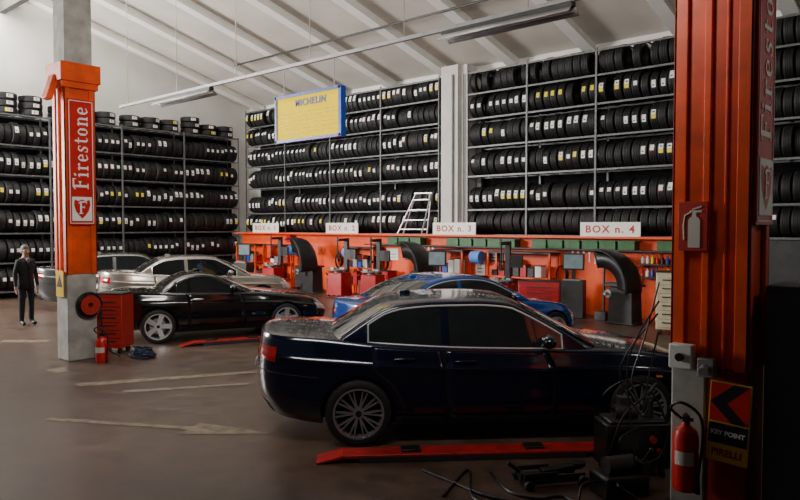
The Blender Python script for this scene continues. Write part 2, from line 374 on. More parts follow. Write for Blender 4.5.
def pillar(x0,x1,y0,y1,zb,zt,label,upper=False,split=False):
    cx,cy=(x0+x1)/2,(y0+y1)/2; W=x1-x0; D=y1-y0
    e=thing('steel_pillar',label,'pillar',(cx,cy,0))
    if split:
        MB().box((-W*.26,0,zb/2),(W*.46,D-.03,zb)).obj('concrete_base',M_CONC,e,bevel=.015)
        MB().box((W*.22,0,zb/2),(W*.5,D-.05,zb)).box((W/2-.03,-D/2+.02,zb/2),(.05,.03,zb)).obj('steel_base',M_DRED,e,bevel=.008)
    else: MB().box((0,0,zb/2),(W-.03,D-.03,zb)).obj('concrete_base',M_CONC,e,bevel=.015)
    m=MB().box((0,0,(zb+zt)/2),(W-.07,D-.07,zt-zb-.01))
    for sx in(-1,1):
        for sy in(-1,1):
            m.box((sx*(W/2-.05),sy*(D/2-.012),(zb+zt)/2),(.1,.024,zt-zb)); m.box((sx*(W/2-.012),sy*(D/2-.05),(zb+zt)/2),(.024,.1,zt-zb))
    m.box((-.03,-D/2+.02,(zb+zt)/2),(.05,.04,zt-zb))
    m.box((.1,-D/2+.025,(zb+zt)/2),(.02,.03,zt-zb))
    m.obj('steel_casing',M_ORANGE,e,bevel=.006)
    if upper:
        b=MB().box((0,0,zt+.02),(W+.08,D+.08,.1)).box((0,0,zt+.22),(W+.14,D+.14,.3)).box((-.02,-D/2-.1,zt-.02),(W*.45,.1,.4),0,Matrix.Rotation(-.3,3,'X'))
        b.obj('bracket',M_ORANGE,e,bevel=.01)
        MB().box((0,0,(zt+.37+9.2)/2),(W-.06,D-.06,9.2-zt-.37)).obj('upper_column',M_CONC,e)
    return e
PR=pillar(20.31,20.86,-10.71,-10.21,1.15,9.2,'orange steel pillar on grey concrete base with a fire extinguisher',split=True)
firestone(PR,.275,.0,2.2,4.3,.44)
PL=pillar(10.47,10.93,-11.27,-10.77,1.4,4.42,'orange steel pillar with flared bracket and grey upper column',True)
firestone(PL,.23,0,2.2,4.22,.42)
pl=MB().box((10.71,-11.29,1.25),(.28,.012,.42)).obj('warning_sign',M_YEL,bevel=.002); tag(pl,'small yellow warning sheet on a pillar','sign')
tr=MB().add([(10.6,-11.299,1.2),(10.82,-11.299,1.2),(10.71,-11.299,1.4)],[(0,1,2)]).obj('warning_triangle',M_BLACK); tr.parent=pl
sb=thing('switch_box','grey electrical switch box with a round knob on the pillar','switch',(20.42,-10.71,1.14))
MB().box((0,-.05,.09),(.17,.1,.18)).obj('housing',M_WHITE,sb,bevel=.01); MB().cyl((0,-.1,.09),(0,-.125,.09),.03).obj('knob',M_BLACK,sb)
sb=thing('socket_box','grey industrial socket box on the pillar base','socket',(20.60,-10.71,1.05))
MB().box((0,-.05,.12),(.12,.1,.14)).obj('housing',M_GREY,sb,bevel=.01); MB().cyl((0,-.1,.12),(0,-.14,.1),.035).obj('socket',M_GREY,sb)
fs=MB().box((20.475,-10.735,2.19),(.21,.012,.36)).obj('extinguisher_sign',M_REDD,bevel=.003); tag(fs,'red sign with white fire extinguisher pictogram','sign')
pg=MB(); X0=20.485;Y0=-10.744
pg.box((X0,Y0,2.13),(.085,.006,.19))
n=12; pg.add([(X0+.0425*math.cos(PI*i/n),Y0-.003,2.225+.04*math.sin(PI*i/n)) for i in range(n+1)],[tuple(range(n+1))])
pg.box((X0,Y0,2.275),(.03,.006,.035)); pg.box((X0+.012,Y0,2.30),(.085,.006,.015)); pg.box((X0+.02,Y0,2.325),(.07,.006,.01),0,Matrix.Rotation(-.3,3,'Y'))
pg.tube([(X0-.02,Y0,2.295),(X0-.065,Y0,2.27),(X0-.075,Y0,2.2),(X0-.07,Y0,2.09)],.007)
pg.obj('pictogram',M_GREYW,fs)
def extinguisher(loc,rz,label,h=.45,r=.085):
    e=thing('fire_extinguisher',label,'fire extinguisher',loc,rz)
    MB().lathe([(0.001,0),(r*.9,.0),(r,.02),(r,h*.78),(r*.85,h*.88),(r*.35,h*.95),(r*.3,h)],None,24).obj('cylinder',M_REDS,e)
    G=[]
    for i in range(11):
        a=math.radians(225+9*i); G.append([((r+.002)*math.cos(a),(r+.002)*math.sin(a),z) for z in(h*.4,h*.6)])
    MB().grid(G).obj('instruction_label',M_GREYW,e)
    MB().cyl((0,0,h),(0,0,h+.05),.025).box((0,-.05,h+.06),(.02,.12,.012)).box((0,-.05,h+.035),(.02,.1,.01)).cyl((0,.0,h+.02),(.05,0,h+.02),.014).obj('valve_handle',M_BLACK,e)
    MB().tube(bez([(-.03,0,h+.02),(-.1,-.04,h+.1),(-.02,-.09,h+.16),(.1,-.08,h+.08),(.12,-.06,h*.8),(.10,-.05,h*.4),(.09,-.05,.1)]),.011).cyl((.09,-.05,.12),(.09,-.05,.0),.012,.02).obj('hose',M_BLACK,e)
    return e
extinguisher((20.475,-10.82,.26),.2,'red fire extinguisher hanging on the concrete pillar base',.5,.09)
kp=thing('shop_sign','red and black chevron sign with yellow bands leaning on a pillar','sign',(20.735,-10.75,.50))
kp.rotation_euler=(0,.05,0)
MB().box((0,0,.29),(.28,.02,.58)).obj('board',M_YEL,kp)
MB().box((0,-.011,.43),(.262,.006,.28)).obj('red_field',M_REDS,kp)
MB().add([(-.131,-.0155,.43),(.02,-.0155,.57),(.125,-.0155,.57),(-.02,-.0155,.43),(.125,-.0155,.29),(.02,-.0155,.29)],[(0,1,2,3),(0,3,4,5)]).obj('chevron',M_BLACK,kp)
MB().box((0,-.011,.205),(.262,.006,.145)).obj('black_band',M_BLACK,kp)
text('KEY POINT',.046,M_WHITE,kp,(0,-.016,.21),bold=.0015); text('PIRELLI',.07,M_REDS,kp,(0,-.013,.065),bold=.002,sx=.95)
cb=thing('storage_cabinet','tall dark grey metal storage cabinet beside the pillar','cabinet',(21.35,-10.3,0))
MB().box((0,0,.9),(.86,.5,1.74)).box((0,0,.02),(.8,.45,.04)).obj('body',M_LOCK,cb,bevel=.01)
for sx in(-1,1):
    d=MB().box((sx*.215,-.26,.92),(.41,.02,1.6)).obj('door',M_LOCK,cb,bevel=.004); MB().cyl((sx*.05,-.3,.85),(sx*.05,-.3,1.0),.01).obj('handle',M_GREY,d)
# ================================================================ LIGHT RAIL + HANGING SIGN
rl=thing('lighting_rail','long grey suspended lighting rail hung on thin rods','rail',(0,-7.5,5.2))
MB().box((12,0,0),(13.6,.06,.06)).obj('rail',M_GREY,rl)
for x in(5.6,7.9,10.2,12.5,14.8,17.1,18.6):
    MB().cyl((x,0,.03),(x,0,zc(-7.5)-5.2),.008,n=6).obj('hanger_rod',M_GREY,rl)
for x0,x1 in((6.95,9.3),(15.6,17.8)):
    e=thing('fluorescent_fixture','long twin-tube fluorescent light fixture, switched off, under the rail','light fixture',((x0+x1)/2,-7.5,5.17),0,'rail fixtures')
    L=x1-x0
    MB().box((0,0,-.035),(L,.12,.07)).obj('housing',M_DGREY,e,bevel=.01)
    MB().add([(-L/2,-.06,-.07),(L/2,-.06,-.07),(L/2,-.15,-.16),(-L/2,-.15,-.16)],[(0,1,2,3)]).add([(-L/2,.06,-.07),(L/2,.06,-.07),(L/2,.15,-.16),(-L/2,.15,-.16)],[(0,1,2,3)]).obj('reflector',M_GREY,e,solid=.008)
    for y in(-.05,.05): MB().cyl((-L/2+.04,y,-.11),(L/2-.04,y,-.11),.016).obj('tube',M_WHITE,e)
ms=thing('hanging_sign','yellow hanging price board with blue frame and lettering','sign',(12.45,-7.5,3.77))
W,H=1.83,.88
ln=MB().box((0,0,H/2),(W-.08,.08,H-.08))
for j in range(6):
    x=-W/2+.15
    while x<W/2-.2:
        w=random.uniform(.05,.2); ln.box((x+w/2,-.042,H-.34-j*.075),(w,.004,.008),1); x+=w+random.uniform(.03,.12)
ln.obj('panel',[M_YELS,mat('faded_print',(.6,.36,.0),.5,emit=.2)],ms)  # print gets added emission too, to go with the glowing panel
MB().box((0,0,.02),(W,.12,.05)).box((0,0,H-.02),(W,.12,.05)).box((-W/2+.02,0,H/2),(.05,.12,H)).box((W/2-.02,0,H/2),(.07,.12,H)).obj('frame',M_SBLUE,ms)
text('MICHELIN',.17,M_TXTBLUE,ms,(.1,-.046,H-.18),space=1.15,bold=.004)
for x in(-.7,.7): MB().cyl((x,0,H),(x,0,1.4),.008,n=6).obj('hanger_rod',M_GREY,ms)
m=MB().cyl((3,-2.5,7.43),(19,-2.5,7.43),.03,n=8); tag(m.obj('ceiling_pipe',M_DGREY),'thin dark pipe fixed beneath the roof beams','pipe')
# ================================================================ BOX SIGNS, BINS
for x,n in((1.95,'1'),(5.95,'2'),(10.5,'3'),(15.1,'4')):
    e=thing('bay_sign','white board lettered with the work bay number','sign',(x,-.5,1.93),0,'bay number signs')
    MB().box((0,0,.17),(1.5,.03,.34)).obj('board',M_WHITE,e,bevel=.004)
    text('BOX n. '+n,.24,M_TXTDK,e,(0,-.018,.165),sx=1.12,bold=.005,space=1.2)
b=MB().box((0,0,.1),(.4,.28,.2)).box((0,-.145,.2),(.42,.02,.03)).box((0,.13,.2),(.42,.02,.03))
bm_=b.mesh('storage_bin',[M_GREEN])
x=8.15; k=0
while x<16.9:
    k+=1
    if not(9.7<x<10.3) and k%7!=4:
        o=bpy.data.objects.new('storage_bin',bm_); COL.objects.link(o); o.location=(x,-.36+random.uniform(-.02,.01),1.62); tag(o,'dark green plastic storage bin on a wall ledge','bin','green bins on the ledge')
    x+=.46
sl=thing('step_ladder','folding aluminium step ladder leaning in front of the tyre rack','ladder',(8.8,-.3,1.93),.15)
for y0,y1,nm in((-.18,0,'front_frame'),(.14,.02,'rear_frame')):
    m=MB()
    for sx in(-1,1): m.cyl((sx*.42,y0,0),(sx*.26+.38,y1,1.2),.026,n=8)
    for t in(.12,.35,.6,.85):
        w=.42-.16*t; m.box((.38*t,y0+(y1-y0)*t,1.2*t),(2*w,.04 if y0<0 else .02,.025))
    m.obj(nm,M_ALU,sl)
MB().box((.38,0,1.21),(.6,.08,.03)).obj('top_platform',M_ALU,sl)
# ================================================================ WORKSHOP EQUIPMENT
def balancer(x,y,rz,col=M_DGREY,hs=1.0,g='wheel balancers'):
    e=thing('wheel_balancer','wheel balancing machine with a broad black curved wheel hood','machine',(x,y,0),rz,g)
    MB().box((-.1,.15,.42),(.62,.42,.8),0,None,.92).box((-.1,.15,.02),(.7,.5,.04)).obj('body',col,e,bevel=.02)
    MB().box((-.1,.12,.86),(.75,.5,.05)).box((-.1,0,.9),(.7,.2,.03)).obj('weight_tray',M_DGREY,e,bevel=.01)
    MB().cyl((-.2,-.1,.7),(-.2,-.5,.7),.03).cyl((-.2,-.35,.7),(-.2,-.38,.7),.09).obj('shaft',M_GREY,e)
    cx,cz=-.35,.85; rr=.85*hs
    G=[]
    for i in range(27):
        t=i/26; a=math.radians(-6+t*112); wd=.32*(1-.35*t**2)
        G.append([(cx+rr*math.cos(a),-.38+wd*(j/4-1),cz+rr*1.05*math.sin(a)-.03*((j-4)/4)**2) for j in range(9)])
    MB().grid(G).obj('wheel_hood',M_BLACK,e,solid=.02,sharp=80)
    A=[(math.radians(-6+t*112/26),0) for t in range(27)]
    MB().add([(cx+rr*math.cos(a),-.38,cz+rr*1.05*math.sin(a)-.03) for a,w_ in A]+[(cx+rr*.5*math.cos(a),-.38,cz+rr*.52*math.sin(a)) for a,w_ in A],[(i,i+1,28+i,27+i) for i in range(26)],0,True).obj('hood_side',M_BLACK,e,solid=.015)
    d=MB().box((-.75,.3,.85),(.05,.05,1.3)).box((-.75,.28,1.42),(.36,.07,.28)).box((-.75,.3,.1),(.3,.3,.2)).obj('display',M_BLACK,e,bevel=.01)
    MB().box((-.75,.24,1.42),(.31,.01,.22)).obj('screen',M_SCREEN,d)
    return e
def changer(x,y,rz,g='tyre changers'):
    e=thing('tyre_changer','tyre changing machine with turntable and swing arm','machine',(x,y,0),rz,g)
    MB().box((0,0,.38),(.55,.6,.76),0,None,.9).obj('body',M_RED,e,bevel=.02)
    MB().cyl((0,-.1,.76),(0,-.1,.84),.12).cyl((0,-.1,.84),(0,-.1,.87),.3,n=24).box((.2,-.1,.89),(.12,.06,.05)).box((-.2,-.1,.89),(.12,.06,.05)).box((0,.1,.89),(.06,.12,.05)).box((0,-.3,.89),(.06,.12,.05)).obj('turntable',M_GREY,e)
    MB().box((0,.38,.95),(.13,.12,1.7)).obj('column',M_DGREY,e,bevel=.01)
    MB().box((0,.15,1.75),(.08,.5,.08)).cyl((0,-.1,1.85),(0,-.1,1.15),.022).box((.02,-.1,1.13),(.05,.12,.08)).obj('mounting_arm',M_BLACK,e)
    MB().box((.25,.3,1.3),(.3,.08,.3)).cyl((.1,.36,1.3),(.25,.3,1.3),.02).obj('helper_arm',M_BLACK,e)
    MB().box((-.38,.1,.35),(.1,.36,.45)).cyl((-.35,.1,.55),(-.3,-.3,.75),.02).obj('bead_breaker',M_DGREY,e)
    for k in(-.18,0,.18): MB().box((k,-.36,.08),(.08,.16,.03)).obj('foot_pedal',M_BLACK,e)
    return e
def toolcab(x,y,rz,label,h=1.0,w=.7,col=M_RED,g=None):
    e=thing('tool_cabinet',label,'tool cabinet',(x,y,0),rz,g)
    MB().box((0,0,.1+(h-.1)/2),(w,.42,h-.1)).obj('body',col,e,bevel=.012)
    n=6
    for i in range(n):
        z=.14+(h-.22)*(i+.5)/n
        d=MB().box((0,-.22,z),(w-.06,.02,(h-.22)/n-.015)).obj('drawer',col,e,bevel=.004)
        MB().box((0,-.24,z+.02),(w*.6,.02,.018)).obj('handle',M_DGREY,d)
    MB().box((0,0,h+.01),(w+.02,.44,.02)).obj('top_mat',M_BLACK,e)
    for sx in(-1,1):
        for sy in(-1,1): MB().cyl((sx*(w/2-.08)-.02,sy*.14,.05),(sx*(w/2-.08)+.02,sy*.14,.05),.05).obj('caster',M_BLACK,e)
    return e
def bottle(x,y,z,colm,h=.24,r=.04):
    m=MB().lathe([(.001,0),(r,0),(r,h*.65),(r*.4,h*.82),(r*.4,h)],None,12); m.cyl((0,0,h),(0,0,h+.03),r*.45,n=8,mi=1)
    o=m.obj('bottle',[colm,M_BLACK],loc=(x,y,z)); tag(o,'small plastic workshop fluid bottle on a shelf','bottle','workshop bottles'); return o
def roll(x,y,z):
    e=thing('paper_roll_dispenser','blue paper roll on a wall bracket','paper roll',(x,y,z))
    MB().lathe([(.03,-.15),(.17,-.15),(.17,.15),(.03,.15)],Matrix.Rotation(PI/2,4,'Y'),24,closed=True).obj('paper_roll',M_BLUE,e)
    MB().tube([(-.18,.25,.1),(-.18,0,0),(.18,0,0),(.18,.25,.1)],.012).obj('bracket',M_GREY,e)
balancer(5.2,-1.2,-.15,hs=1.05); balancer(10.0,-1.2,-.15,hs=1.0); balancer(15.85,-1.3,-.15,M_DGREY,hs=.92)
changer(6.9,-1.5,.2); changer(12.9,-1.7,.2); changer(3.4,-1.3,.2); changer(8.3,-1.5,.25)
toolcab(14.35,-2.4,.4,'red rolling tool cabinet with drawers near the work bench',.95,.9)
toolcab(11.6,-1.1,0,'red rolling tool cabinet standing against the orange wall',.85,.65)
toolcab(8.0,-.6,0,'red rolling tool cabinet standing against the orange wall',.8,.5)
toolcab(4.2,-.6,0,'dark rolling tool cabinet standing against the orange wall',.8,.5,M_DGREY)
toolcab(17.1,-1.9,.3,'cream enamel cabinet beside the balancing machine',1.25,.6,M_CREAM)
for x in(9.2,11.25,15.1,6.2,3.4): roll(x,-.45,1.32)
def computer(x,y,rz):
    e=thing('computer_stand','grey computer stand with monitor and keyboard','computer',(x,y,0),rz,'computer stands')
    MB().box((0,0,.45),(.55,.45,.88)).obj('cabinet',M_DGREY,e,bevel=.01)
    d=MB().box((0,.05,1.33),(.5,.06,.4)).box((0,.08,1.0),(.08,.06,.26)).box((0,.05,.91),(.25,.18,.02)).obj('monitor',M_BLACK,e,bevel=.006)
    MB().box((0,.016,1.33),(.44,.006,.33)).obj('screen',M_SCREEN,d); MB().box((0,-.14,.905),(.42,.15,.025)).obj('keyboard',M_GREY,e)
computer(14.4,-.95,.3); computer(2.0,-1.5,.3); computer(11.0,-1.9,.3)
for bx,bw in((12.7,1.9),(6.9,1.3),(1.0,1.2),(2.6,1.1),(10.4,1.1)):
    e=thing('work_bench','orange steel work bench with shelves and tools','bench',(bx,-.48,0),0,'orange work benches')
    for sx in(-1,1):
        for y in(-.2,.2): MB().box((sx*(bw/2-.03),y,.75),(.05,.05,1.5)).obj('leg',M_ORANGE,e)
    for z in(.3,.85): MB().box((0,0,z),(bw-.12,.5,.04)).obj('shelf',M_ORANGE,e)
    MB().box((0,0,1.49),(bw+.02,.5,.04)).obj('top_shelf',M_DGREY,e)
    for zz in(.872,.322):
        for j in range(int(bw/.24)):
            q=random.choice((M_RED,M_BLACK,M_BLACK,M_DGREY,M_GREY,M_LABW,M_SBLUE)); h=random.uniform(.12,.45)
            o=MB().box((0,0,h/2),(.18,.26,h)).box((0,0,h+.01),(.19,.27,.02),1).obj('supply_box',[q,M_BLACK],loc=(bx-bw/2+.18+j*.22,-.48,zz),bevel=.006); tag(o,'small workshop supply box on the bench shelf','box','boxes on benches')
struct(MB().box((16.3,-.34,1.3),(1.1,.28,.03)).obj('trim_4',M_DGREY)); struct(MB().box((16.3,-.34,1.0),(1.1,.28,.03)).obj('trim_5',M_DGREY))
for j in range(9):
    for z in(1.02,1.32):
        bottle(15.84+j*.115,-.34,z,random.choice((M_RED,M_LABW,M_YEL,M_BLACK,M_SBLUE)),random.uniform(.15,.22),.038)
for x,z,w,h,mm in((7.9,1.3,.5,.35,M_LABW),(11.2,1.0,.3,.4,M_LABW),(13.9,1.35,.25,.3,M_LABW),(8.6,1.3,.35,.3,M_DGREY),(11.7,1.35,.5,.3,M_DGREY)):
    o=MB().box((x,-.21,z),(w,.02,h)).box((x,-.222,z),(w*.7,.004,h*.08),1).box((x,-.222,z-h*.25),(w*.6,.004,h*.06),1).obj('wall_poster',[mm,M_GREY]); tag(o,'small notice sheet fixed on the orange wall','poster','wall notices')
for x in [3.5+.16*i for i in range(8)]+[8.9+.15*i for i in range(5)]+[14.0+.15*i for i in range(6)]:
    h=random.uniform(.2,.34); m=MB().box((0,0,-h/2),(.025,.01,h)).cyl((0,.006,0),(0,-.006,0),.03,n=10).cyl((0,.006,-h),(0,-.006,-h),.026,n=10)
    o=m.obj('wrench',M_ALU,loc=(x,-.207,1.52)); tag(o,'steel wrench hanging on the orange wall','wrench','hanging wrenches')
for x,z in((7.65,1.25),(9.55,1.2),(12.0,1.2),(13.75,1.15),(15.55,1.25),(5.6,1.25)):
    e=thing('hung_air_hose','black coiled air hose hanging on a wall hook','hose',(x,-.28,z),0,'hanging coiled hoses')
    m=MB()
    for k in range(4): m.tube([((.17-.012*k)*math.cos(2*PI*i/20),-.02*k,-.2+.24*math.sin(2*PI*i/20)-.01*k) for i in range(20)],.012,6,closed=True)
    m.obj('coil',M_BLACK,e); MB().cyl((0,.09,.03),(0,-.1,.03),.015).obj('hook',M_DGREY,e)
e=thing('hose_reel','red hose reel fixed on the orange wall','hose reel',(3.2,-.4,1.72))
MB().lathe([(.05,-.08),(.14,-.08),(.14,-.06),(.08,-.05),(.08,.05),(.14,.06),(.14,.08),(.05,.08)],Matrix.Rotation(PI/2,4,'X'),24,closed=True).obj('drum',M_RED,e)
MB().box((0,.1,0),(.08,.2,.12)).obj('bracket',M_DGREY,e)
# ================================================================ CARS
def spl(pts):
    def f(x):
        if x<=pts[0][0]: return pts[0][1]
        if x>=pts[-1][0]: return pts[-1][1]
        for i in range(len(pts)-1):
            if x<=pts[i+1][0]: break
        x0,y0=pts[i];x1,y1=pts[i+1]
        def sl(k):
            if k<=0 : return (pts[1][1]-pts[0][1])/(pts[1][0]-pts[0][0])
            if k>=len(pts)-1: return (pts[-1][1]-pts[-2][1])/(pts[-1][0]-pts[-2][0])
            a=(pts[k][1]-pts[k-1][1])/(pts[k][0]-pts[k-1][0]); b=(pts[k+1][1]-pts[k][1])/(pts[k+1][0]-pts[k][0])
            return 0 if a*b<0 else 2*a*b/(a+b) if abs(a+b)>1e-9 else 0
        h=x1-x0;t=(x-x0)/h;m0=sl(i)*h;m1=sl(i+1)*h
        return (2*t**3-3*t*t+1)*y0+(t**3-2*t*t+t)*m0+(-2*t**3+3*t*t)*y1+(t**3-t*t)*m1
    return f
SV=spl([(0,.90),(.1,.955),(.3,.990),(.5,.980),(.70,.983),(.745,.997),(.78,.972),(.88,.955),(.96,.94),(1,.91)])
def wheel_parts(R,spokes,rimM):
    t=MB(); w=.225; h=w/2; Ri=R*.74; M=Matrix.Rotation(PI/2,4,'X')
    prof=[(Ri,-h*.85),(Ri*1.06,-h),(R*.88,-h*1.02),(R*.96,-h*.92),(R,-h*.7),(R,-h*.3),(R*.98,-h*.28),(R*.98,-h*.2),(R,-h*.18),(R,h*.18),(R*.98,h*.2),(R*.98,h*.28),(R,h*.3),(R,h*.7),(R*.96,h*.92),(R*.88,h*1.02),(Ri*1.06,h),(Ri,h*.85)]
    t.lathe(prof,M,40,closed=True)
    r=MB()
    r.lathe([(Ri*1.02,h*.95),(Ri*1.03,h*1.03),(Ri*.95,h*1.03),(Ri*.91,h*.8),(Ri*.9,-h*.8)],M,40,0)
    r.lathe([(Ri*.92,h*.0),(.001,h*.0)],M,30,1)
    r.lathe([(Ri*.62,h*.05),(Ri*.62,h*.2),(.001,h*.2)],M,30,2 if spokes!=10 else 1)
    for i in range(spokes):
        a0=2*PI*i/spokes
        for dl in((-.12,.12) if spokes<=5 else (-.11,.11) if spokes==10 else (0,)):
            Ms=Matrix.Rotation(a0,3,'Y'); Mo=Matrix.Rotation(a0+dl,3,'Y')
            if spokes!=10: Ms=Mo
            wd=.007 if spokes==10 else .022
            vs=[]
            for rr,yy,ww,MM in((R*.12,-h*.80,wd*1.5,Ms),(Ri*.95,-h*.98,wd*.9,Mo)):
                for dy in(0,.03):
                    for s_ in(-1,1): vs.append(MM@Vector((s_*ww,yy+dy,rr)))
            r.add(vs,[(0,1,3,2),(4,6,7,5),(0,4,5,1),(2,3,7,6),(0,2,6,4),(1,5,7,3)],0)
    r.cyl((0,-h*.85,0),(0,h*.1,0),R*.17,n=24)
    r.cyl((0,-h*.9,0),(0,-h*.85,0),R*.09,n=20,mi=1)
    return t.mesh('tyre',[M_RUB]), r.mesh('rim',[rimM,M_BRAKE,M_GREY])
def make_car(name,label,S,pos,th,pm,chrome=True):
    e=thing(name,label,'car',(pos[0],pos[1],S.get('z',0)),ANG+th)
    L=S['L'];hw=S['hw'];H=S['H'];ro=S['ro'];wb=S['wb'];R=S['R']
    ZT=spl(S['top']);ZB=spl([(0,.34),(.35,.27),(.9,.21),(L-.9,.2),(L-.2,.22),(L,.28)]);ZR=spl(S['roof'])
    XR=spl([(0,.12),(.25,.02),(.5,0),(.8,.03),(1,.05)]); XF=spl([(0,-.13),(.25,-.015),(.5,0),(.75,-.05),(1,-.2)])
    nn_=S.get('n',14)
    def plan(u):
        return max(0,1-abs(2*u-1)**nn_)**.38*(1-.08*abs(2*u-1)**3)
    def BS(u,v):
        x=XR(v)+(L+XF(v)-XR(v))*u; zb=ZB(x); zt=ZT(x)
        flare=0
        for ax in(ro,ro+wb):
            flare+=.022*math.exp(-((x-ax)/.36)**4)*math.exp(-((v-.42)/.36)**4)
        return x,hw*plan(u)*SV(v)+(flare if .06<u<.94 else 0),zb+(zt-zb)*v
    def norm(u,v,side):
        a=Vector(BS(min(1,u+.004),v))-Vector(BS(max(0,u-.004),v)); b=Vector(BS(u,min(1,v+.02)))-Vector(BS(u,max(0,v-.02)))
        n=a.cross(b); n=n.normalized() if n.length>0 else Vector((0,1,0))
        if n.y<0: n=-n
        return Vector((n.x,n.y*side,n.z))
    def patch(u0,u1,v0,v1,side,off,nu=10,nv=5,uf=None):
        G=[]
        for i in range(nu+1):
            row_=[]
            for j in range(nv+1):
                v=v0+(v1-v0)*j/nv
                a,b_=(u0,u1) if uf is None else uf(v)
                u=a+(b_-a)*i/nu
                p=BS(u,v); row_.append(Vector((p[0],p[1]*side,p[2]))+norm(u,v,side)*off)
            G.append(row_)
        return G
    NU=120;NVs=40;NT=8; G=[]
    for i in range(NU+1):
        u=.5-.5*math.cos(PI*i/NU); half=[]
        b0=BS(u,0); half.append((b0[0],0,b0[2])); half.append((b0[0],b0[1]*.5,b0[2]))
        for j in range(NVs+1):
            half.append(BS(u,j/NVs))
        t=BS(u,1)
        for j in range(1,NT+1):
            y=t[1]*(1-j/NT); half.append((t[0],y,t[2]+S.get('crown',.035)*(t[1]/hw)*(1-(y/max(t[1],1e-6))**2)))
        ring=[(x,-y,z) for x,y,z in half]+[(x,y,z) for x,y,z in reversed(half[1:-1])]
        G.append([Vector(p) for p in ring])
    b=MB(); n=len(G[0]); vs=[p for r_ in G for p in r_]
    b.add(vs,[(i*n+j,i*n+(j+1)%n,(i+1)*n+(j+1)%n,(i+1)*n+j) for i in range(NU) for j in range(n)],0,True)
    me=b.mesh('body',[pm,M_BLACK],merge=.0004)
    bo=bpy.data.objects.new('body',me); COL.objects.link(bo)
    cm=MB()
    for ax in(ro,ro+wb):
        for sy in(-1,1): cm.cyl((ax,sy*.58,R+.0),(ax,sy*1.2,R+.0),R+.04,n=48,mi=1)
    co=cm.obj('cutter',[pm,M_BLACK])
    md=bo.modifiers.new('B','BOOLEAN'); md.operation='DIFFERENCE'; md.object=co; md.solver='EXACT'
    dg=bpy.context.evaluated_depsgraph_get(); dg.update()
    nm=bpy.data.meshes.new_from_object(bo.evaluated_get(dg)); nm.name='body'
    if len(nm.polygons)>500:
        bo.modifiers.clear(); bo.data=nm
    else: bo.modifiers.clear(); print('BOOLEAN FAIL',name)
    bo.data.set_sharp_from_angle(angle=math.radians(40))
    bpy.data.objects.remove(co); bo.parent=e
    x0=S['roof'][0][0];x1=S['roof'][-1][0]; wt=S['wt']
    def wbelt(x):
        u=(x-.05)/(L-.15); return hw*plan(min(1,max(0,u)))*.89
    def yw(x,z):
        zt=ZT(x); t=max(0,min(1,(z-zt)/(H-zt))); w0=wbelt(x); return w0-(w0-wt)*t**1.15
    bow=spl([(x0,-.10),(x0+.5,-.06),(x0+1.1,0),(x1-1.2,0),(x1-.5,.08),(x1,.16)])
    def CB(x,q):
        zl=ZT(x)-.06; zr=ZR(x)+.0; ze=max(zr-.06,zl+.004); zr=max(zr,ze+.002)
        if q<.5:
            z=zl+(ze-zl)*(q/.5); return Vector((x,yw(x,z),z))
        a=(q-.5)/.5*PI/2; ye=yw(x,ze); y=ye*max(0,math.cos(a))**.62; z=ze+(zr-ze)*math.sin(a)**.9
        return Vector((x+bow(x)*(1-(y/ye)**2),y,z))
    NX=70;NQ=26; G=[]
    for i in range(NX+1):
        x=x0+(x1-x0)*i/NX
        h=[CB(x,j/NQ) for j in range(NQ+1)]
        G.append([Vector((p.x,-p.y,p.z)) for p in h]+[p for p in reversed(h[:-1])])
    MB().grid(G).obj('roof',pm,e,sharp=50)
    def CBn(x,q,off,side):
        a=CB(x+.01,q)-CB(x-.01,q); b_=CB(x,min(1,q+.01))-CB(x,max(0,q-.01)); n_=a.cross(b_); n_.normalize()
        if n_.z<0: n_=-n_
        p=CB(x,q)+n_*off; return Vector((p.x,p.y*side,p.z))
    for nm_,(a,b_) in(('windscreen',S['ws']),('rear_window',S['rw'])):
        G=[]
        for i in range(13):
            x=a+(b_-a)*i/12; q0=.64
            r_=[CBn(x,q0+(1-q0)*j/10,.006,-1) for j in range(11)]+[CBn(x,1-(1-q0)*j/10,.006,1) for j in range(1,11)]
            G.append(r_)
        MB().grid(G).obj(nm_,M_GLASS,e)
    zlo=lambda x: ZT(x)+.012
    zhi=lambda x: ZR(x)-S.get('hd',.085)
    for side in(-1,1):
        for (a,b_) in S['win']:
            G=[]
            for i in range(15):
                x=a+(b_-a)*i/14; lo=zlo(x); hi=max(lo+.004,zhi(x))
                G.append([Vector((x,side*(yw(x,lo+(hi-lo)*j/5)+.006),lo+(hi-lo)*j/5)) for j in range(6)])
            MB().grid(G).obj('side_window',M_GLASS,e)
        a=S['win'][0][0];b_=S['win'][-1][1]; pts=[]
        for i in range(25): x=a+(b_-a)*i/24; pts.append((x,side*(yw(x,zlo(x))+.010),zlo(x)-.004))
        for i in range(25): x=b_-(b_-a)*i/24; z=max(zlo(x)+.01,zhi(x)+.008); pts.append((x,side*(yw(x,z)+.010),z))
        MB().tube(pts,.010,6,closed=True).obj('window_trim',M_CHROME if chrome else M_BLACK,e)
        for di,(ux0,ux1) in enumerate(S['doors']):
            def uf(v,ux0=ux0,ux1=ux1,di=di):
                a0=ux0
                if di==0:
                    z=.2+.8*v; dz=z-R
                    if abs(dz)<R+.09: a0=max(ux0,ro+math.sqrt(max(0,(R+.09)**2-dz*dz)))
                return a0/L,ux1/L
            dm=MB().grid(patch(0,0,.07,.97,side,.003,12,26,uf)).obj('door',pm,e,solid=.003)
            G=patch(0,0,.07,.97,side,.003,12,26,uf); out=[r_[0] for r_ in G]+G[-1][1:]+[r_[-1] for r_ in reversed(G[:-1])]+list(reversed(G[0][1:-1]))
            MB().tube(out,.004,5,closed=True).obj('panel_gap',M_SEAM,dm)
            hx=ux0+.2+(.12 if di==0 and len(S['doors'])>1 else 0)
            p=BS(hx/L,.84)
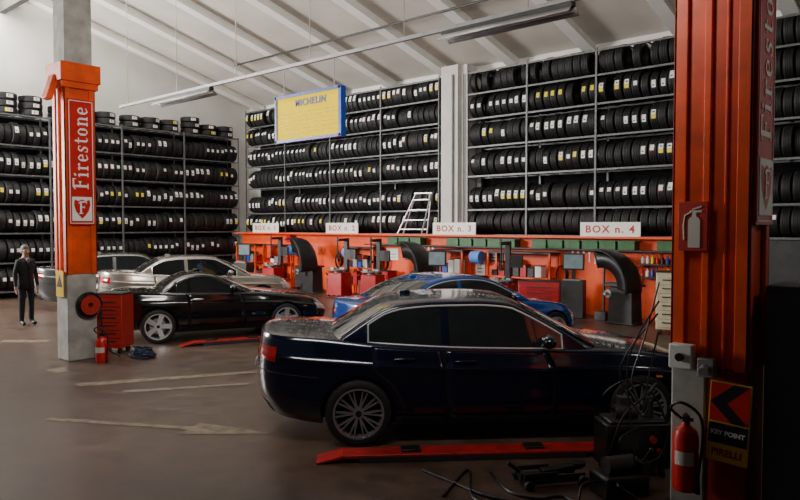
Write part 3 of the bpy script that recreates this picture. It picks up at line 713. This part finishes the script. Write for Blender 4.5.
            MB().sph((p[0],side*(p[1]+.022),p[2]),(.11,.016,.018)).obj('handle',pm if not S.get('chrh') else M_CHROME,dm)
        MB().grid(patch((ro+R+.07)/L,(ro+wb-R-.07)/L,.0,.06,side,.006,14,2)).obj('sill_trim',M_BLACK,e)
        MB().tube([Vector((BS(u,.55)[0],side*BS(u,.55)[1],BS(u,.55)[2])) for u in [.002+((ro-R-.06)/L-.002)*i/14 for i in range(15)]],.005,5).obj('bumper_gap',M_SEAM,e)
        MB().tube([Vector((BS(u,.5)[0],side*BS(u,.5)[1],BS(u,.5)[2])) for u in [(ro+wb+R+.06)/L+(.998-(ro+wb+R+.06)/L)*i/14 for i in range(15)]],.005,5).obj('bumper_gap',M_SEAM,e)
        MB().grid(patch(.003,.050,.68,.86,side,.005)).obj('tail_lamp',M_TAIL,e)
        MB().grid(patch(.925,.994,.62,.84,side,.006,12)).obj('head_lamp',M_HEAD,e)
        MB().grid(patch(.855,.87,.66,.69,side,.006,3,2)).obj('side_marker',M_AMBER,e)
        mx=S['mx']; my=hw*.93
        MB().sph((mx,side*(my+.1),ZT(mx)+.10),(.075,.12,.07)).cyl((mx+.02,side*(my-.12),ZT(mx)+.02),(mx,side*(my+.02),ZT(mx)+.08),.025).obj('wing_mirror',pm,e)
        MB().sph((mx-.055,side*(my+.105),ZT(mx)+.10),(.03,.1,.055)).obj('mirror_glass',M_GLASS,e)
    def face(front,y0,y1,v0,v1,off):
        G=[]
        for i in range(13):
            y=y0+(y1-y0)*i/12; r_=[]
            for j in range(5):
                v=v0+(v1-v0)*j/4; lo,hi=0,.5
                for _ in range(30):
                    md_=(lo+hi)/2
                    if hw*plan(md_)*SV(v)<abs(y): lo=md_
                    else: hi=md_
                u=lo if not front else 1-lo; p=BS(u,v); r_.append(Vector((p[0]+(off if front else -off),y,p[2])))
            G.append(r_)
        return MB().grid(G)
    for s_ in(-1,1): face(True,s_*.03,s_*.28,.5,.74,.01).obj('grille',M_BLACK,e,solid=.006)
    face(True,-.5,.5,.08,.25,.008).obj('air_intake',M_BLACK,e)
    face(False,-.26,.26,.50,.62,.012).obj('number_plate',M_PLATE,e,solid=.006)
    face(True,-.26,.26,.32,.42,.014).obj('number_plate',M_PLATE,e,solid=.006)
    face(False,-.6,.6,.0,.12,.008).obj('rear_valance',M_BLACK,e)
    MB().box((ro+wb/2,0,.2),(wb+.5,1.1,.1)).obj('underbody',M_BLACK,e)
    MB().box((x0+.75,0,ZR(x0+.75)+.02),(.12,.03,.05)).obj('roof_antenna',pm,e,bevel=.01)
    tm,rm=wheel_parts(R,S['sp'],S['rim'])
    for ax in(ro,ro+wb):
        for side in(-1,1):
            w=bpy.data.objects.new('wheel',None); COL.objects.link(w); w.parent=e; w.location=(ax,side*(hw-.115),R); w.rotation_euler=(0,0,0 if side<0 else PI)
            for nn,mm in(('tyre',tm),('rim',rm)):
                o=bpy.data.objects.new(nn,mm); COL.objects.link(o); o.parent=w; o.rotation_euler=(0,.3 if ax<2 else .1,0)
    return e
SEDAN=dict(L=4.84,hw=.915,H=1.455,ro=1.08,wb=2.89,R=.335,wt=.63,sp=10,rim=M_RIM,
  top=[(0,1.03),(.04,1.085),(.08,1.10),(.6,1.08),(1.3,1.01),(2.2,.955),(3.2,.93),(3.6,.92),(4.2,.865),(4.6,.77),(4.84,.64)],
  roof=[(.86,1.07),(.98,1.145),(1.17,1.27),(1.38,1.385),(1.55,1.425),(1.9,1.45),(2.3,1.453),(2.62,1.43),(2.8,1.355),(3.05,1.22),(3.5,.95)],
  ws=(2.80,3.38),rw=(.92,1.36),win=[(1.18,1.92),(2.0,3.16)],doors=[(1.22,1.95),(1.97,3.1)],mx=2.98)
S2=dict(SEDAN); S2.update(L=4.7,wb=2.75,ro=1.02,rim=M_RIM,sp=7,chrh=True,n=9)
SLK=dict(L=4.25,hw=.885,H=1.285,ro=.82,wb=2.43,R=.32,wt=.57,sp=5,rim=M_RIM,n=12,hd=.08,
  top=[(0,.87),(.08,.94),(.3,.955),(.8,.94),(1.4,.915),(2.2,.89),(2.7,.87),(3.2,.82),(3.8,.72),(4.25,.56)],
  roof=[(.90,.935),(1.03,1.04),(1.23,1.18),(1.43,1.26),(1.64,1.28),(1.86,1.25),(2.1,1.13),(2.6,.88)],
  ws=(1.93,2.5),rw=(.97,1.25),win=[(1.17,1.36),(1.42,2.36)],doors=[(1.35,2.45)],mx=2.2,chrh=True)
BLU=dict(SEDAN); BLU.update(L=4.5,wb=2.76,ro=.96,hw=.9,H=1.37,sp=5,wt=.6,
  top=[(0,.88),(.07,.94),(.25,.97),(.6,.97),(1.3,.94),(2.2,.91),(3.1,.89),(3.4,.87),(3.9,.81),(4.3,.72),(4.5,.58)],
  roof=[(.58,.96),(.8,1.07),(1.05,1.20),(1.35,1.31),(1.65,1.36),(1.95,1.37),(2.25,1.35),(2.5,1.29),(2.8,1.15),(3.3,.90)],
  ws=(2.56,3.15),rw=(.68,1.26),win=[(1.0,1.78),(1.86,2.95)],doors=[(1.1,1.81),(1.83,2.9)],mx=2.8)
def place(near,th,S):
    d=(math.cos(th),math.sin(th)); fr=(-d[1],d[0]); a=S['ro']; h=S['hw']-.02
    return P(near[0]-a*d[0]+h*fr[0],near[1]-a*d[1]+h*fr[1])
r5=math.radians(4.5); S1=dict(SEDAN); S1['rim']=M_RIMD
make_car('car','glossy dark navy four-door sedan with chrome window trim',S1,place((-.41,6.76),r5,S1),r5,paint('car_paint_navy',(.005,.008,.024),.35,.2,.07))
t=math.radians(25)
make_car('car','small black two-seat coupe with silver five-spoke wheels',SLK,place((-4.47,12.7),t,SLK),t,paint('car_paint_dark',(.008,.008,.009),.3,.15),False)
make_car('car','champagne silver sedan parked behind the black coupe',S2,place((-5.95,16.1),t,S2),t,paint('car_paint_silver',(.42,.39,.34),.6,.25))
make_car('car','dark silver sedan seen from the rear beside the tyre racks',S2,place((-8.3,17.6),t,S2),t,paint('car_paint_grey',(.14,.14,.14),.6,.25),False)
t2=math.radians(29)
make_car('car','bright blue sedan parked behind the black sedan',BLU,place((.32,10.75),t2,BLU),t2,paint('car_paint_blue',(.012,.09,.42),.4,.2))
# ================================================================ LIFTS
M_LIFT=mat('red_lift_paint',(.38,.012,.012),.45,var=.3,scale=8)
def lift(near,th,L,label):
    x,y=P(*near); e=thing('car_lift',label,'car lift',(x,y,0),ANG+th,'red low car lifts')
    W=.24
    MB().box((L/2,0,.06),(L-.5,W,.03)).box((L/2,0,.024),(L-.8,W*.6,.046)).obj('platform',M_LIFT,e,bevel=.006)
    for a,b_,nm in((.25,0,'ramp_flap'),(L-.25,L,'ramp_flap')):
        MB().add([(a,-W/2,.075),(a,W/2,.075),(b_,W/2,.012),(b_,-W/2,.012),(a,-W/2,.05),(a,W/2,.05),(b_,W/2,.002),(b_,-W/2,.002)],[(0,1,2,3),(4,5,6,7),(0,3,7,4),(1,2,6,5),(2,3,7,6),(0,1,5,4)]).obj(nm,M_LIFT,e)
    for q in(.3,.7): MB().box((L*q,0,.088),(.18,.14,.025)).obj('rubber_pad',M_BLACK,e,bevel=.005)
    MB().box((L*.5,-W/2+.01,.03),(L-.8,.02,.05)).obj('side_rail',M_DGREY,e)
lift((-.78,6.38),math.radians(4.5),2.95,'low red steel car lift on the floor beside the sedan')
lift((-4.0,12.45),math.radians(25),1.9,'low red steel car lift on the floor beside the coupe')
# ================================================================ LEFT CLUSTER
x,y=P(-4.95,11.9); toolcab(x,y,ANG-.1,'red rolling tool cabinet standing next to the orange pillar',1.02,.5,M_REDD)
x,y=P(-4.78,11.0); extinguisher((x,y,0),ANG,'red fire extinguisher standing on the floor by the pillar',.42,.1)
x,y=P(-4.3,11.45); hp=MB()
for k in range(7):
    hp.tube([(random.uniform(-.05,.05)+(.22-.012*k)*math.cos(a)*1.2,(.22-.012*k)*math.sin(a)*.8,.02+.022*k+.01*math.sin(a*2+k)) for a in [2*PI*i/24 for i in range(24)]],.016,6,closed=True)
tag(hp.obj('coiled_hose',mat('dark_blue_hose',(.02,.03,.07),.45),loc=(x,y,0)),'dark blue air hose coiled in a pile on the floor','hose')
e=thing('hose_reel','red hose reel with black hose mounted on the pillar base','hose reel',(10.93,-10.95,.9))
MB().lathe([(.04,0),(.16,0),(.16,.02),(.08,.03),(.08,.1),(.16,.11),(.16,.13),(.04,.13)],Matrix.Rotation(PI/2,4,'Y'),28,closed=True).obj('drum',M_REDD,e)
hz=MB()
for k in range(3): hz.lathe([(.2-.03*k+.016*math.cos(q),.065+.03*math.sin(q)) for q in [2*PI*i/8 for i in range(8)]],Matrix.Rotation(PI/2,4,'Y'),28,closed=True)
hz.tube(bez([(.07,.18,0),(.08,.2,-.4),(.12,.22,-.7),(.3,.4,-.88)]),.013).obj('hose',M_BLACK,e)
# ================================================================ FOREGROUND EQUIPMENT
x,y=P(1.80,5.60); e=thing('hydraulic_power_unit','black hydraulic power unit with motor, levers and hoses on the floor','machine',(x,y,0),ANG+.3)
MB().box((0,0,.09),(.4,.28,.18)).obj('oil_tank',M_BLACK,e,bevel=.02)
MB().cyl((-.13,0,.24),(.12,0,.24),.07,n=20).cyl((.12,0,.24),(.16,0,.24),.05,n=20).obj('motor',M_DGREY,e)
MB().box((.17,-.08,.22),(.08,.1,.1)).cyl((.17,-.08,.27),(.2,-.14,.38),.01).sph((.2,-.14,.38),.018).obj('control_lever',M_BLACK,e)
MB().tube(bez([(-.2,-.05,.13),(-.4,-.1,.15),(-.55,-.2,.03),(-.9,-.1,.015),(-1.1,.1,.02)]),.010).tube(bez([(-.1,-.14,.15),(-.2,-.3,.18),(.05,-.35,.02),(.3,-.25,.02)]),.010).obj('hose',M_BLACK,e)
x,y=P(2.06,6.08); e=thing('equipment_cart','low black wheeled lift control unit by the pillar','cart',(x,y,0),ANG+.08)
MB().box((0,0,.27),(.58,.32,.4)).box((0,0,.485),(.5,.28,.03)).obj('housing',M_BLACK,e,bevel=.02)
MB().box((-.1,-.165,.32),(.2,.01,.12)).obj('control_panel',M_DGREY,e); MB().cyl((.12,-.16,.34),(.12,-.19,.34),.03).cyl((.18,-.16,.24),(.18,-.19,.24),.02).obj('knob',M_REDD,e)
MB().cyl((-.16,0,.55),(.04,0,.55),.06,n=20).cyl((.15,0,.5),(.15,0,.68),.045).box((-.05,.05,.62),(.12,.1,.1)).obj('pump',M_DGREY,e,bevel=.004)
MB().tube(bez([(.15,0,.68),(.2,-.05,.8),(.05,-.15,.72),(-.15,-.18,.55),(-.25,-.18,.3),(-.3,-.1,.1)]),.012).tube(bez([(-.16,0,.55),(-.28,-.05,.7),(-.1,-.12,.85),(.12,-.1,.75),(.25,-.12,.5),(.28,-.2,.1)]),.010).tube(bez([(-.02,-.16,.45),(-.2,-.22,.35),(-.1,-.22,.15),(.15,-.22,.2),(.25,-.18,.4)]),.010).obj('hose',M_BLACK,e)
for sx in(-1,1):
    for sy in(-1,1): MB().cyl((sx*.22-.015,sy*.13,.04),(sx*.22+.015,sy*.13,.04),.04).obj('wheel',M_BLACK,e)
x,y=P(1.28,5.82); e=thing('trolley_jack','low black trolley jack with steel wheels and lifting arm','jack',(x,y,0),ANG+.2)
for sy in(-.1,.1): MB().box((0,sy,.07),(.55,.015,.07)).box((-.12,sy,.105),(.3,.015,.05)).obj('side_plate',M_DGREY,e,bevel=.004)
for xx,rr in((-.24,.04),(.24,.045)):
    for sy in(-.14,.14): MB().cyl((xx,sy-.02,rr),(xx,sy+.02,rr),rr).obj('wheel',M_DGREY,e)
MB().box((.1,0,.12),(.36,.09,.04),0,Matrix.Rotation(-.1,3,'Y')).cyl((.26,0,.13),(.26,0,.165),.06).obj('lifting_arm',M_BLACK,e,bevel=.004)
MB().cyl((-.25,0,.1),(-.38,0,.2),.018).obj('handle_socket',M_BLACK,e); MB().cyl((-.1,0,.08),(-.28,0,.08),.045).obj('pump',M_DGREY,e)
def floorhose(pts,name,label,r=.008,m=M_BLACK):
    q=[]
    for (a,b_,z) in pts: X,Y=P(a,b_); q.append((X,Y,z))
    tag(MB().tube(bez(q,12),r).obj(name,m),label,'hose')
floorhose([(.2,6.1,.012),(.45,5.8,.012),(.7,5.5,.014),(1.0,5.35,.014),(1.5,5.25,.012)],'air_hose','thin black air hose lying on the floor by the lift',.011)
floorhose([(.35,5.5,.012),(.55,6.0,.012),(.62,6.05,.012),(.62,5.4,.012),(1.2,5.3,.012),(1.7,5.2,.012),(2.2,5.2,.012)],'air_hose','thin black air hose lying on the floor by the lift',.011)
floorhose([(.8,6.05,.012),(.9,5.6,.012),(1.1,5.45,.012),(1.3,5.5,.012),(1.45,5.35,.012),(1.9,5.3,.012)],'air_hose','thin black air hose lying on the floor by the lift',.011)
floorhose([(2.04,5.42,1.75),(1.96,5.5,1.3),(1.88,5.55,.95),(1.95,5.5,.75),(2.0,5.5,1.0),(2.05,5.45,1.35)],'hanging_cable','black cable loop hanging at the pillar',.007)
floorhose([(2.05,5.44,1.6),(1.90,5.5,1.3),(1.84,5.55,1.0),(1.88,5.5,.45),(1.88,5.48,.28)],'hanging_cable','black cable hanging down to the power unit',.007)
floorhose([(2.04,5.44,1.5),(1.85,5.6,1.15),(1.84,5.7,.9),(1.98,5.6,.65),(2.02,5.5,.8)],'hanging_cable','black cable loop hanging at the pillar',.008)
# ================================================================ FLOOR MARKINGS
def mark_mat():
    m=bpy.data.materials.new('faded_floor_paint'); m.use_nodes=True; nt=m.node_tree; b=nt.nodes['Principled BSDF']
    tc=nt.nodes.new('ShaderNodeTexCoord'); n=nt.nodes.new('ShaderNodeTexNoise'); n.inputs['Scale'].default_value=7; n.inputs['Detail'].default_value=8
    nt.links.new(tc.outputs['Object'],n.inputs['Vector']); r=nt.nodes.new('ShaderNodeValToRGB'); r.color_ramp.elements[0].position=.33; r.color_ramp.elements[1].position=.58
    r.color_ramp.elements[0].color=(.12,.085,.062,1); r.color_ramp.elements[1].color=(.24,.18,.12,1)
    nt.links.new(n.outputs['Fac'],r.inputs['Fac']); nt.links.new(r.outputs[0],b.inputs['Base Color']); b.inputs['Roughness'].default_value=.6
    return m
MK=mark_mat()
def marking(poly,label):
    vs=[P(a,b_)+(.004,) for a,b_ in poly]; n=len(vs)
    o=MB().add(vs,[tuple(range(n))]).obj('floor_marking',MK); tag(o,label,'marking','faded floor markings'); return o
def arrow(tail,tip,w,hw_,hl,label):
    d=Vector(tip)-Vector(tail); L=d.length; d/=L; n=Vector((-d.y,d.x)); q=Vector(tail)+d*(L-hl)
    pts=[Vector(tail)+n*w,q+n*w,q+n*hw_,Vector(tip),q-n*hw_,q-n*w,Vector(tail)-n*w]
    marking([tuple(p) for p in pts],label)
arrow((-4.0,7.75),(-1.34,7.20),.055,.22,.95,'faded pale arrow painted on the workshop floor')
marking([(-4.52,9.5),(-2.17,10.35),(-2.10,10.2),(-4.35,9.32)],'faded pale line painted on the workshop floor')
marking([(-3.68,9.1),(-2.1,9.55),(-2.08,9.45),(-3.62,8.95)],'faded pale line painted on the workshop floor')
marking([(-5.4,10.4),(-5.2,10.6),(-5.0,10.3),(-5.1,10.15)],'faded pale patch of paint on the workshop floor')
marking([(-7.6,13.15),(-6.7,13.15),(-6.6,12.85),(-7.5,12.85)],'faded pale line painted on the workshop floor')
# ================================================================ PERSON
def person(pos,rz):
    e=thing('person','man in dark suit with tie standing with arms at his sides','person',(pos[0],pos[1],0),rz)
    V=[];E=[];Rr=[]
    def j(x,y,z,r,p=None,r2=None):
        V.append((x,y,z));Rr.append((r,r2 or r))
        if p is not None: E.append((p,len(V)-1))
        return len(V)-1
    pel=j(0,0,.93,.14,None,.105); wa=j(0,0,1.08,.13,pel,.10); ch=j(0,.0,1.27,.155,wa,.115); sh=j(0,.01,1.40,.12,ch,.095)
    nk=j(0,0,1.49,.055,sh); hd0=j(0,-.01,1.56,.068,nk,.085); hd1=j(0,-.015,1.63,.08,hd0,.1); hd2=j(0,-.005,1.69,.07,hd1,.085)
    for s in(-1,1):
        hp=j(s*.09,0,.86,.095,pel); kn=j(s*.1,-.01,.48,.07,hp); an=j(s*.105,.01,.1,.055,kn)
        ft=j(s*.11,-.05,.05,.045,an); j(s*.125,-.17,.04,.04,ft)
        s1=j(s*.155,.01,1.4,.065,sh); el=j(s*.225,.02,1.12,.05,s1); wr=j(s*.235,-.03,.87,.033,el); pm_=j(s*.237,-.04,.80,.03,wr,.02)
        for q,(dx,l) in enumerate(((-.03,.07),(-.01,.085),(.01,.08),(.028,.065))):
            a=j(s*.237,-.04+dx,.765,.0095,pm_); b_=j(s*.233,-.043+dx,.765-l*.55,.009,a); j(s*.22,-.047+dx,.765-l,.008,b_)
        a=j(s*.225,-.07,.81,.011,wr); j(s*.215,-.09,.775,.009,a)
    me=bpy.data.meshes.new('body'); me.from_pydata(V,E,[]); o=bpy.data.objects.new('body',me); COL.objects.link(o)
    o.modifiers.new('Skin','SKIN')
    for i,(a,b_) in enumerate(Rr): me.skin_vertices[0].data[i].radius=(a,b_)
    me.skin_vertices[0].data[0].use_root=True
    sb=o.modifiers.new('S','SUBSURF'); sb.levels=2; sb.render_levels=2
    dg=bpy.context.evaluated_depsgraph_get(); dg.update(); nm=bpy.data.meshes.new_from_object(o.evaluated_get(dg)); o.modifiers.clear(); o.data=nm
    nm.materials.clear()
    for m in(M_SUIT,M_SKIN,M_BLACK): nm.materials.append(m)
    for p in nm.polygons:
        c_=p.center; p.use_smooth=True
        p.material_index=1 if (c_.z>1.475 or (abs(c_.x)>.18 and c_.z<.86)) else (2 if c_.z<.09 else 0)
    o.parent=e; o.name='body'
    MB().sph((0,.015,1.685),(.084,.1,.088),n=20).sph((0,.06,1.63),(.08,.06,.08)).obj('hair',M_HAIR,e)
    MB().sph((0,-.115,1.615),(.014,.022,.024)).sph((.086,0,1.62),(.012,.02,.03)).sph((-.086,0,1.62),(.012,.02,.03)).obj('nose_and_ears',M_SKIN,e)
    MB().sph((.032,-.098,1.64),(.012,.008,.007)).sph((-.032,-.098,1.64),(.012,.008,.007)).box((0,-.1,1.572),(.045,.01,.008)).obj('eyes_and_mouth',M_BLACK,e)
    MB().add([(-.04,-.095,1.46),(.04,-.095,1.46),(.0,-.137,1.28),(0,-.097,1.49)],[(0,1,2),(0,1,3)]).obj('shirt',M_SHIRT,e,solid=.012)
    MB().add([(-.016,-.112,1.455),(.016,-.112,1.455),(.02,-.146,1.32),(0,-.15,1.28),(-.02,-.146,1.32)],[(0,1,2,3,4)]).obj('tie',M_TIE,e,solid=.01)
    G=[]
    for i,(z,a,b_) in enumerate(((1.44,.115,.095),(1.38,.17,.115),(1.27,.175,.13),(1.1,.15,.12),(.95,.16,.13),(.8,.172,.138))):
        op=.3 if z>1.3 else .06
        G.append([(a*math.cos(q),b_*math.sin(q),z) for q in [-PI/2+op+(2*PI-2*op)*k/24 for k in range(25)]])
    MB().grid(G).obj('jacket',M_SUIT,e,solid=.012)
    return e
person(P(-8.26,15.2),ANG+.95)
# ================================================================ LIGHTS
def area(n,loc,target,sx,sy,en,col=(1,1,1)):
    l=bpy.data.lights.new(n,'AREA'); l.shape='RECTANGLE'; l.size=sx; l.size_y=sy; l.energy=en; l.color=col
    o=bpy.data.objects.new(n,l); COL.objects.link(o); o.location=loc
    o.rotation_euler=(Vector(target)-Vector(loc)).to_track_quat('-Z','Y').to_euler(); return o
area('north_light_glazing',(6.5,-8.7,9.0),(6.5,-1,4),14,1.0,1000,(1,.95,.86))
area('floor_fill',(4.5,-13,9.3),(4.5,-13,0),6,5,300,(1,.93,.84))  # overhead fill added to light the left front floor
area('ceiling_fill_left',(.2,-15.5,4.5),(5.0,-3,9.0),5,3.5,3900,(1,.97,.93))  # off-view fill aimed upward, added to brighten the ceiling
area('ceiling_fill_right',(18.5,-13.5,5.0),(10,-3,8),3,1.5,400,(1,.95,.88))  # unseen fill added above the view for the ceiling and upper racks
area('pillar_sign_fill',(24,-9.0,4.6),(20.9,-10.4,3.2),.5,.5,18,(1,.94,.85))  # small off-view fill added to brighten the right pillar's sign face
w=bpy.data.worlds.new('World'); bpy.context.scene.world=w; w.use_nodes=True
w.node_tree.nodes['Background'].inputs[0].default_value=(.9,.9,1,1); w.node_tree.nodes['Background'].inputs[1].default_value=.055
# ================================================================ CAMERA
cd=bpy.data.cameras.new('Camera'); co=bpy.data.objects.new('Camera',cd); COL.objects.link(co)
cd.sensor_width=36; cd.lens=36*690/800; co.location=(CAM[0],CAM[1],2.2)
co.rotation_euler=(math.radians(90-2.07),0,ANG); bpy.context.scene.camera=co
